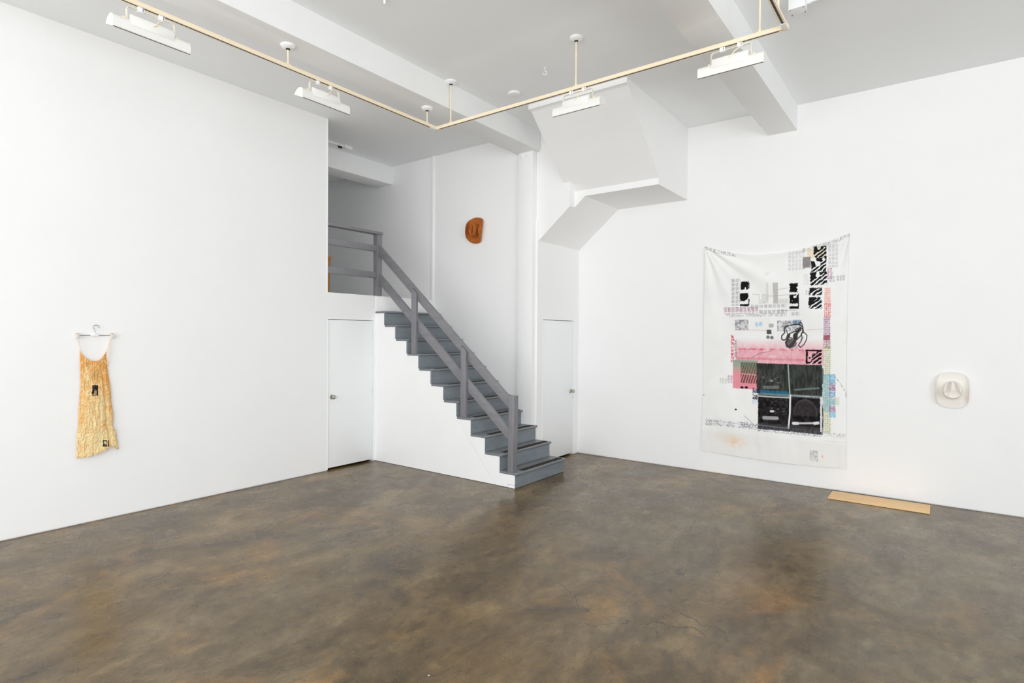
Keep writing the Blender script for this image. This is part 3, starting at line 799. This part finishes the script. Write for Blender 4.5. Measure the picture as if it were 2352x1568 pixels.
    # --- right hand strip: orange, purple, crimson, olive lace
    def lace(x0, y0, x1, y1, col, cell, strength, seed):
        xc = (x0 + x1) / 2; a, b = yy(y0, xc), yy(y1, xc)
        inside = (X > x0) & (X < x1) & (Y > a) & (Y < b)
        cell = cell * .72; u = ((X - x0) / cell + .7 * (n2 - .5)) % 1; v = ((Y - a) / cell + .7 * (n1 - .5)) % 1
        mk = inside * (((u < .34) | (v < .32)) * .62 * np.clip((fbm(X, Y, .3, seed, 2) - .12) * 2.2, 0, 1) + .26) * strength
        blend(mk, col)
    lace(1894, 661, 1908, 700, (240, 120, 92), 6.5, .85, 41); lace(1893, 697, 1908, 728, (228, 84, 74), 6.5, .95, 42)
    lace(1892, 728, 1907, 770, (150, 60, 132), 6, .95, 43); blend(rect(1891, 770, 1907, 780, .8, 2) * (.7 + .3 * n2), (146, 18, 60))
    lace(1891, 779, 1908, 800, (150, 70, 90), 5, .95, 44); lace(1891, 795, 1908, 995, (168, 168, 78), 6, .8, 45)
    lace(1886, 858, 1908, 945, (60, 170, 200), 5, .75, 46)
    for y0, y1, col in ((859, 880, (90, 180, 220)), (880, 889, (150, 110, 170)), (889, 897, (150, 50, 130)), (898, 914, (70, 150, 200)), (916, 931, (120, 190, 215)), (931, 946, (150, 90, 150)), (946, 958, (90, 190, 225))):
        blend(rect(1905, y0, 1919, y1, 1, 3) * np.clip(n2 * 1.3, .2, .85), col)
    lace(1908, 912, 1928, 930, (170, 172, 110), 6, .5, 47)
    # --- left strips
    for k in range(8): blend(rect(1679, 770 + k * 8, 1685, 776 + k * 8, .8, 4) * np.clip((n2 - .2) * 2.4, .2, 1), (226, 40, 66))
    stamps(1685.5, 780, 1693, 821, 7, 7, (120, 50, 120), .95, 17)
    stamps(1653, 868, 1671, 880, 6, 10, (150, 150, 150), .6, 18); stamps(1671, 862, 1684, 880, 6, 6, (160, 60, 140), .9, 19)
    # --- green and pink quarter
    gg = np.clip((Y - yy(838, 1710)) / 22, 0, 1)[..., None]
    colq = lin((150, 168, 150)) * (1 - gg) + lin((236, 138, 152)) * gg
    blend(rect(1683, 827, 1740, 893, 1.2, 2) * .9, colq)
    ph = ((X * .9 + Y * .28 + 2 * n1) / 5.2) % 1
    blend(rect(1701, 832, 1739, 858, 1.2, 2) * (.62 + .35 * (ph < .4)), (92, 96, 72)); blend(rect(1701, 859, 1739, 880, 1.2, 3) * np.where(ph < .5, .9, .25), (76, 62, 44))
    blend(line([(1702, 858), (1739, 862)], .8) * .7, (190, 190, 176))
    for ex in (1704, 1714): blend(ellipse(ex, 889.5, 4, 2.8), (36, 30, 60))
    # --- large dark blocks
    dark1 = np.clip(.975 + .10 * (fbm(X * 1.6, Y * .35, .2, 90, 3) - .5), 0, 1)
    blend(rect(1738, 836, 1889, 907, 1.0, 2.5) * dark1, (44, 47, 43))
    blend(rect(1741, 908, 1888, 991, 1.0, 2.5) * np.clip(.99 + .06 * (n1 - .5), 0, 1), (30, 27, 29))
    blend(rect(1741, 905, 1889, 911, 1.0, 2) * .55, (150, 160, 160)); blend(rect(1742, 897, 1811, 906, 1, 2) * (.35 + .6 * (((X * 1.3) % 2.6) < 1.3)), (40, 120, 150))
    blend(line([(1742, 909), (1770, 911), (1812, 913)], 1.5) * .8, (214, 220, 214))
    blend(line([(1810, 838), (1812, 875), (1814, 906)], 1.5) * .85, (170, 184, 178)); blend(line([(1815, 908), (1814, 950), (1811, 983)], 1.8), (236, 236, 236))
    for pts, wd, a, col in (([(1755, 889), (1786, 889)], 3.6, .45, (150, 156, 152)), ([(1770, 874), (1774, 874)], 2.2, .6, (170, 176, 172)), ([(1826, 895), (1880, 891)], 2.0, .5, (140, 160, 158)),
                            ([(1755, 959), (1785, 960)], 4.0, .72, (196, 194, 196)), ([(1771, 944), (1776, 944)], 2.4, .95, (236, 236, 236)), ([(1824, 972), (1878, 971.5)], 2.0, .85, (224, 224, 226)), ([(1822, 972), (1832, 972)], 3.2, .95, (240, 240, 240)), ([(1871, 972), (1879, 971)], 3.2, .9, (236, 236, 236))):
        blend(line(pts, wd, 1.4) * a * np.clip(.5 + n2, .6, 1), col)
    for x0, y0, x1, y1, sd in ((1770, 915, 1806, 950, 1), (1746, 862, 1800, 880, 2)):
        blend(rect(x0, y0, x1, y1, 6, 3) * np.clip((fbm(X * .5, Y * 1.6, .3, 200 + sd, 3) - .60) * 4, 0, .35), (150, 148, 150))
    arch = np.abs(np.hypot((X - 1850) / 27, (Y - yy(952, 1850)) / 33) - 1)
    blend((arch < .05) * (Y < yy(952, 1850)) * .35, (110, 104, 106))
    arch2 = np.hypot((X - 1850) / 26, (Y - yy(952, 1850)) / 32)
    blend((arch2 < 1) * (Y < yy(955, 1850)) * .22, (96, 88, 90))
    blend(rect(1740, 976, 1886, 991, 1, 2) * np.where(((X * .8) % 3) < 1.4, .5, .25), (92, 90, 92))
    blend(line([(1742, 975), (1810, 983)], .9) * .5, (160, 158, 160))
    block(1851, 804, 1887, 835, 9); blend(rect(1850, 803, 1887, 806.5, .8, 1), BLK); blend(rect(1851, 803, 1855, 835, .8, 1), BLK)
    blend(rect(1884, 912, 1890, 992, .8, 2) * np.where(X < 1886.5, 1, .9), (232, 232, 232)); blend(line([(1889, 930), (1890, 960), (1889, 997)], 1.2) * np.clip(n1 * 1.8, 0, 1), BLK)
    blend(line([(1884, 838), (1890, 850), (1889, 880)], 1.8) * .8, (60, 80, 84))
    # --- navy and pale blue stamps
    blend(rect(1729, 892, 1745, 903, 1, 5) * np.clip((n2 - .1) * 2, .3, 1), (34, 34, 72)); blend(rect(1729, 907, 1742, 917, 1, 5) * np.clip((n2 - .1) * 2, .3, 1), (34, 34, 72))
    stamps(1727, 918, 1741, 928, 5, 9, (150, 195, 225), .8, 22)
    # --- rows of ring stamps along the bottom
    a = yy(966, 1620)
    for row in (0, 1):
        rings(1620, 966 + row * 8, 1740, 973 + row * 8, 6.2, 8, (112, 112, 122), .8, 60 + row)
        rings(1700 + 40 * row, 980 + row * 9, 1887, 988 + row * 9, 6.6, 8, (104, 104, 114), .8, 66 + row)
    rings(1892, 993, 1944, 1004, 7, 9, (170, 170, 178), .6, 70)
    blend(np.clip((Y - yy(1002, 1780)) / 6, 0, 1) * .4, (238, 235, 230))
    # --- stains, scribbles, faint photo
    st = np.exp(-(((X - 1688) / 20) ** 2 + ((Y - yy(1016, 1688)) / 12) ** 2)) * np.clip((n1 - .2) * 2, 0, 1)
    blend(st * .55, (240, 188, 120)); blend(np.exp(-(((X - 1676) / 30) ** 2 + ((Y - yy(1003, 1676)) / 12) ** 2)) * .22, (238, 200, 150))
    blend(ellipse(1889, 1048, 1.6, 3.2, .6) * .7, (240, 160, 90))
    blend(rect(1860, 1034, 1879, 1059, 1, 1) * np.clip((fbm(X, Y, .3, 300, 3) - .25) * 1.6, .2, .8), (172, 174, 182))
    blend(ellipse(1690, 940, 2.4, 2.0, .5), BLK); blend(line([(1709, 954), (1720, 964), (1736, 980)], .5) * .7, (70, 68, 70))
    blend(line([(1916, 862), (1930, 880), (1941, 898)], .8) * (n4 > .55), (60, 58, 62)); blend(ellipse(1944, 906, 1.4, 7, .6) * .85, (60, 56, 64)); blend(ellipse(1616, 907, 1.6, 1.6, .6) * .7, (90, 90, 90))
    blend(np.exp(-(((X - 1762) / 5) ** 2 + ((Y - yy(628, 1762)) / 4) ** 2)) * .25, (200, 190, 180))
    blend(rect(1615, 1000, 1950, 1001.2, .8) * .25 * (X > 1890), (170, 170, 170))
    C = np.clip(C, .003, .95)
    o = grid_object('wall_cloth', P, C, 'cloth', None, (-1.7, YR, 1.6))
    return tag(o, 'large white bed sheet printed with black, pink and green blocks, pinned to the wall', 'printed cloth')
make_cloth()

# ------------------------------------------------------------------ slip dress on its hanger
HY, HZ = 2.016, 1.778
hg = tag(empty('clothes_hanger', (XL, HY, HZ)), 'clip hanger of grey wire with pale plastic clips on the white wall', 'hanger')
M['clip'] = paint('clip_plastic', (226, 222, 218), 0.35, 0.03, 30, 0, 10, 0.45)
M['clip_tip'] = paint('clip_liner', (222, 176, 128), 0.6, 0.06, 30, 0, 10, 0.2)
MB().tube([(.026, -.152, 0), (.026, .148, 0)], .0028, 8).build('bar', 'wire', hg, smooth=True)
pts = [(.022, .004, .02), (.022, .004, .052)]
for k in range(15):
    a = math.radians(200 - 200 * k / 14)
    pts.append((.022 - .004 * k / 14, .015 + .024 * math.cos(a), .078 + .022 * math.sin(a)))
pts.append((.018, .041, .070))
MB().tube(pts, .0024, 8).build('hook', 'wire', hg, smooth=True)
MB().prism([(-.036, -.007), (.036, -.007), (.034, .002), (.010, .010), (.006, .024), (-.002, .024), (-.006, .010), (-.034, .002)], 0, .018, .034).build('collar', 'plastic', hg, bevel=.003)
for yc in (-.137, .143):
    c = MB().box(.012, .040, yc - .014, yc + .014, -.030, .014).build('clip', 'clip', hg, bevel=.004)
    MB().box(.014, .036, yc - .012, yc + .012, .012, .021).build('liner', 'clip_tip', c, bevel=.002)
MB().lathe([(.005, 0), (.005, .012), (.003, .024), (0, .025)], (0, .012, .098), (1, 0, 0), 10).build('nail', 'steel', hg, smooth=True)

def make_dress():
    nu, nv = 150, 320
    s, t = np.meshgrid(np.linspace(0, 1, nu), np.linspace(0, 1, nv), indexing='ij')
    # outline in photo pixels on the wall plane: left edge, right edge, neckline, hem
    def wall(px, py):
        px = np.asarray(px, float); py = np.asarray(py, float)
        d = np.array(FWD) * F_PX + (px[..., None] - 1176) * np.array(RIGHT) + (784 - py[..., None]) * np.array(UP)
        k = (XL + .03 - EYE.x) / d[..., 0]; p = np.array(EYE) + d * k[..., None]; return p[..., 1], p[..., 2]
    yl = np.array([805, 830, 862, 890, 920, 950, 980, 1000, 1030, 1052]); xl = np.array([184.5, 185.5, 186, 186.5, 184, 182, 181.5, 178, 177.5, 176.5])
    yr = np.array([806, 822, 834, 842, 862, 890, 920, 940, 960, 978, 990, 1008, 1031]); xr_ = np.array([246.5, 246, 249, 248, 251, 255, 257.5, 260, 262, 260.5, 267, 271, 274])
    top = np.interp(s, [0, .08, .2, .35, .5, .62, .78, .9, 1], [804, 814, 822, 827.5, 829.5, 829, 824, 815, 806])
    hem = np.interp(s, [0, .06, .2, .4, .6, .74, .79, .82, .9, .96, 1.0], [1050, 1052, 1049, 1043, 1036, 1028, 1026, 1022, 1028, 1031, 1030])
    hem = hem + 1.6 * np.sin(s * 34) * (s > .02) + 1.0 * np.sin(s * 61 + 1)
    v = top + (hem - top) * t
    L = np.interp(v, yl, xl); Rr = np.interp(v, yr, xr_)
    u = L + (Rr - L) * s
    y, z = wall(u, v)
    body = np.sqrt(np.clip(1 - (2 * s - 1) ** 2, 0, 1))
    wr = fbm(u * 1.6, v * .30, .12, 501, 4) - .5; wr2 = fbm(u, v, .22, 511, 4) - .5; cr = np.abs(fbm(u * 1.2, v * .8, .14, 521, 3) - .5)
    d = .012 + .034 * body * (.5 + .5 * np.clip(t * 2.2, 0, 1)) + .016 * wr + .010 * wr2 - .014 * np.clip(.06 - cr, 0, 1) / .06 * .5
    fold = np.exp(-((s - .80 + .04 * (1 - t)) / .035) ** 2) * np.clip(t * 3, 0, 1)
    d -= .018 * fold
    hemroll = np.exp(-((1 - t) / .012) ** 2); d += .006 * hemroll
    d = np.maximum(d, .004)
    P = np.stack([XL + d, y, z], -1)
    n1 = fbm(u, v, .09, 531, 4); n2 = fbm(u * 1.5, v * .5, .30, 541, 4); n3 = fbm(u, v, .03, 551, 3)
    k = np.clip(.62 - .72 * t + .9 * (n3 - .5) + .9 * (n1 - .5) + .45 * (n2 - .5) + .35 * np.exp(-(np.minimum(s, 1 - s) / .08) ** 2), 0, 1)[..., None]
    C = lin((244, 220, 168)) * (1 - k) + lin((230, 166, 88)) * k
    def bl(mask, col):
        nonlocal C
        mk = np.clip(mask, 0, 1)[..., None]; C = C * (1 - mk) + lin(col) * mk
    bl(.45 * np.exp(-(((u - 219) / 9) ** 2 + ((v - 861) / 6) ** 2)), (150, 144, 104))
    bl(np.clip(1.6 - (v - top) * .8, 0, 1) * .8, (222, 150, 80))
    bl((1 - t < .02) * .4, (224, 180, 106))
    r1 = (u > 211) & (u < 224) & (v > 884) & (v < 909)
    bl(r1 * 1.0, (46, 40, 46))
    bl(r1 * (np.hypot((u - 218) / 3.2, (v - 900) / 6) < 1) * np.clip(n2 * 1.5, 0, .9), (190, 164, 126)); bl(r1 * (v > 903) * (u - 211 + (909 - v) * .2 > 3) * (n2 > .45) * .8, (220, 190, 140))
    bl(r1 * (v < 897) * (n2 > .56) * .5, (110, 100, 96))
    for x0, x1 in ((235, 244.5), (246.5, 249.5)):
        r2 = (u > x0) & (u < x1) & (v > 1010) & (v < 1025)
        bl(r2 * np.where(np.hypot((u - 240) / 3.2, (v - 1017) / 4.5) < 1, (n2 > .52) * .8, .95), (52, 46, 46))
    root = tag(empty('slip_dress', (XL, HY, 1.2)), 'orange-dyed silk slip dress with small black prints, hanging on the wall', 'dress')
    o = grid_object('body', P, np.clip(C, .003, .9), 'dress', root, (XL, HY, 1.2))
    def strap(a, b, sag=0.0):
        ay, az = wall(*[np.array(q) for q in a]); by, bz = wall(*[np.array(q) for q in b])
        pts = [(.030 - .010 * k / 6, float(ay + (by - ay) * k / 6) - HY + sag * math.sin(math.pi * k / 6), float(az + (bz - az) * k / 6) - 1.2) for k in range(7)]
        MB().tube(pts, .0035, 8).build('strap', 'strap', root, smooth=True)
    strap((178.5, 776), (185.5, 807), .002); strap((254.5, 776), (245.5, 808), .001); strap((254.8, 776), (248, 836), .004)
M['strap'] = paint('strap_silk', (240, 224, 208), 0.8, 0.05, 20, 0, 10, 0.1)
make_dress()

# ------------------------------------------------------------------ cowboy hats on the walls
def make_hat(name, mat, loc, rot_y, sx, sz, curl, crown_w, crown_h, depth, style, tilt=0.0):
    """local frame: x to the side, z up the wall, -y out of the wall"""
    root = empty(name, loc); root.rotation_euler = (0, rot_y, 0)
    na, nr = 72, 16
    vs = []; fs = []
    def brim(r, a):
        # r 0 at the crown, 1 at the edge; the two sides are rolled up along straight lines
        c_, s_ = math.cos(a), math.sin(a)
        cx, cz = crown_w * .5 * c_, crown_h * .5 * s_
        ex, ez = sx * math.copysign(abs(c_) ** .84, c_), sz * math.copysign(abs(s_) ** .96, s_)
        x = cx + (ex - cx) * r; z = cz + (ez - cz) * r
        w_ = max(0.0, min(1.0, (abs(x) / sx - .50) / .50))
        lift = curl * w_ ** 1.6
        x -= math.copysign(.62 * curl * w_ ** 2.2, c_)
        wave = .010 * (abs(z) / sz) ** 2 + .004 * math.sin(5 * a + 1) * r
        return (x, -(.014 + lift + wave * .5), z)
    rows = [brim(k / nr, 0) for k in range(1)]
    for lay in (0, 1):
        for k in range(nr + 1):
            for j in range(na):
                p = brim(k / nr, 2 * math.pi * j / na)
                vs.append((p[0], p[1] + (.005 if lay else 0), p[2]))
    def id_(lay, k, j): return lay * (nr + 1) * na + k * na + j % na
    for k in range(nr):
        for j in range(na):
            fs.append((id_(0, k, j), id_(0, k, j + 1), id_(0, k + 1, j + 1), id_(0, k + 1, j)))
            fs.append((id_(1, k, j), id_(1, k + 1, j), id_(1, k + 1, j + 1), id_(1, k, j + 1)))
    for j in range(na):
        fs.append((id_(0, nr, j), id_(0, nr, j + 1), id_(1, nr, j + 1), id_(1, nr, j)))
        fs.append((id_(0, 0, j), id_(1, 0, j), id_(1, 0, j + 1), id_(0, 0, j + 1)))
    MB().add(vs, fs).build('brim', mat, root, smooth=True)
    # crown: rings from the base up to the dented top
    prof = [(1.0, 0.0), (.985, .10), (.965, .25), (.945, .42), (.92, .60), (.895, .76), (.86, .88), (.80, .96), (.70, 1.0), (.58, 1.0), (.45, 1.0), (.32, 1.0), (.20, 1.0), (.10, 1.0), (0.0, 1.0)]
    vs = []; fs = []
    for (r, h) in prof:
        for j in range(na):
            a = 2 * math.pi * j / na
            x = crown_w * .5 * r * math.cos(a); z = crown_h * .5 * r * math.sin(a)
            top = max(0, (h - .55) / .45)
            u, w = x / (crown_w * .5), z / (crown_h * .5)
            if style == 'teardrop':
                half = .06 + .46 * (1 - (w + 1) / 2) ** .9            # ridge: narrow above, wide below
                d = abs(u) - half
                dent = .62 * math.exp(-((d - .16) / .15) ** 2) * max(0, min(1, (w + .70) / .5)) * (1 if w > -.9 else 0)
                dent += .14 * math.exp(-(u / .30) ** 2 - ((w + .30) / .35) ** 2)
                front = .22 * max(0, w) ** 1.5
            else:
                dent = .55 * math.exp(-(u / .20) ** 2) * max(0, min(1, (.75 - abs(w + .05)) / .3))
                dent += .30 * math.exp(-((abs(u) - .62) / .16) ** 2) * max(0, min(1, (w + .1) / .4)) * max(0, min(1, (1 - w) / .3))
                front = .16 * max(0, w) ** 1.5
            hh = h * depth * (1 - top * (dent + front))
            vs.append((x, -(.014 + hh), z))
    n = len(prof)
    for i in range(n - 1):
        for j in range(na): fs.append((i * na + j, i * na + (j + 1) % na, (i + 1) * na + (j + 1) % na, (i + 1) * na + j))
    MB().add(vs, fs).build('crown', mat, root, smooth=True)
    return root
h1 = make_hat('cowboy_hat', 'felt_white', (.112, YR - .008, 1.252), 0.0, .176, .192, .060, .178, .196, .115, 'teardrop')
tag(h1, 'white felt cowboy hat hung flat on the wall beside the printed sheet', 'hat')
h2 = make_hat('cowboy_hat', 'suede', (-5.560, YH - .008, 3.362), math.radians(7), .192, .192, .105, .150, .205, .110, 'crease')
tag(h2, 'rusty brown suede cowboy hat hung high on the wall above the stairs', 'hat')

# ------------------------------------------------------------------ thin board lying on the floor along the back wall
tag(MB().box(-.462, .462, -.180, .180, 0.002, .014).build('floor_board', 'board', bevel=.0015), 'pale beech board lying on the floor against the wall', 'board').location = (-.525, 7.436, 0)
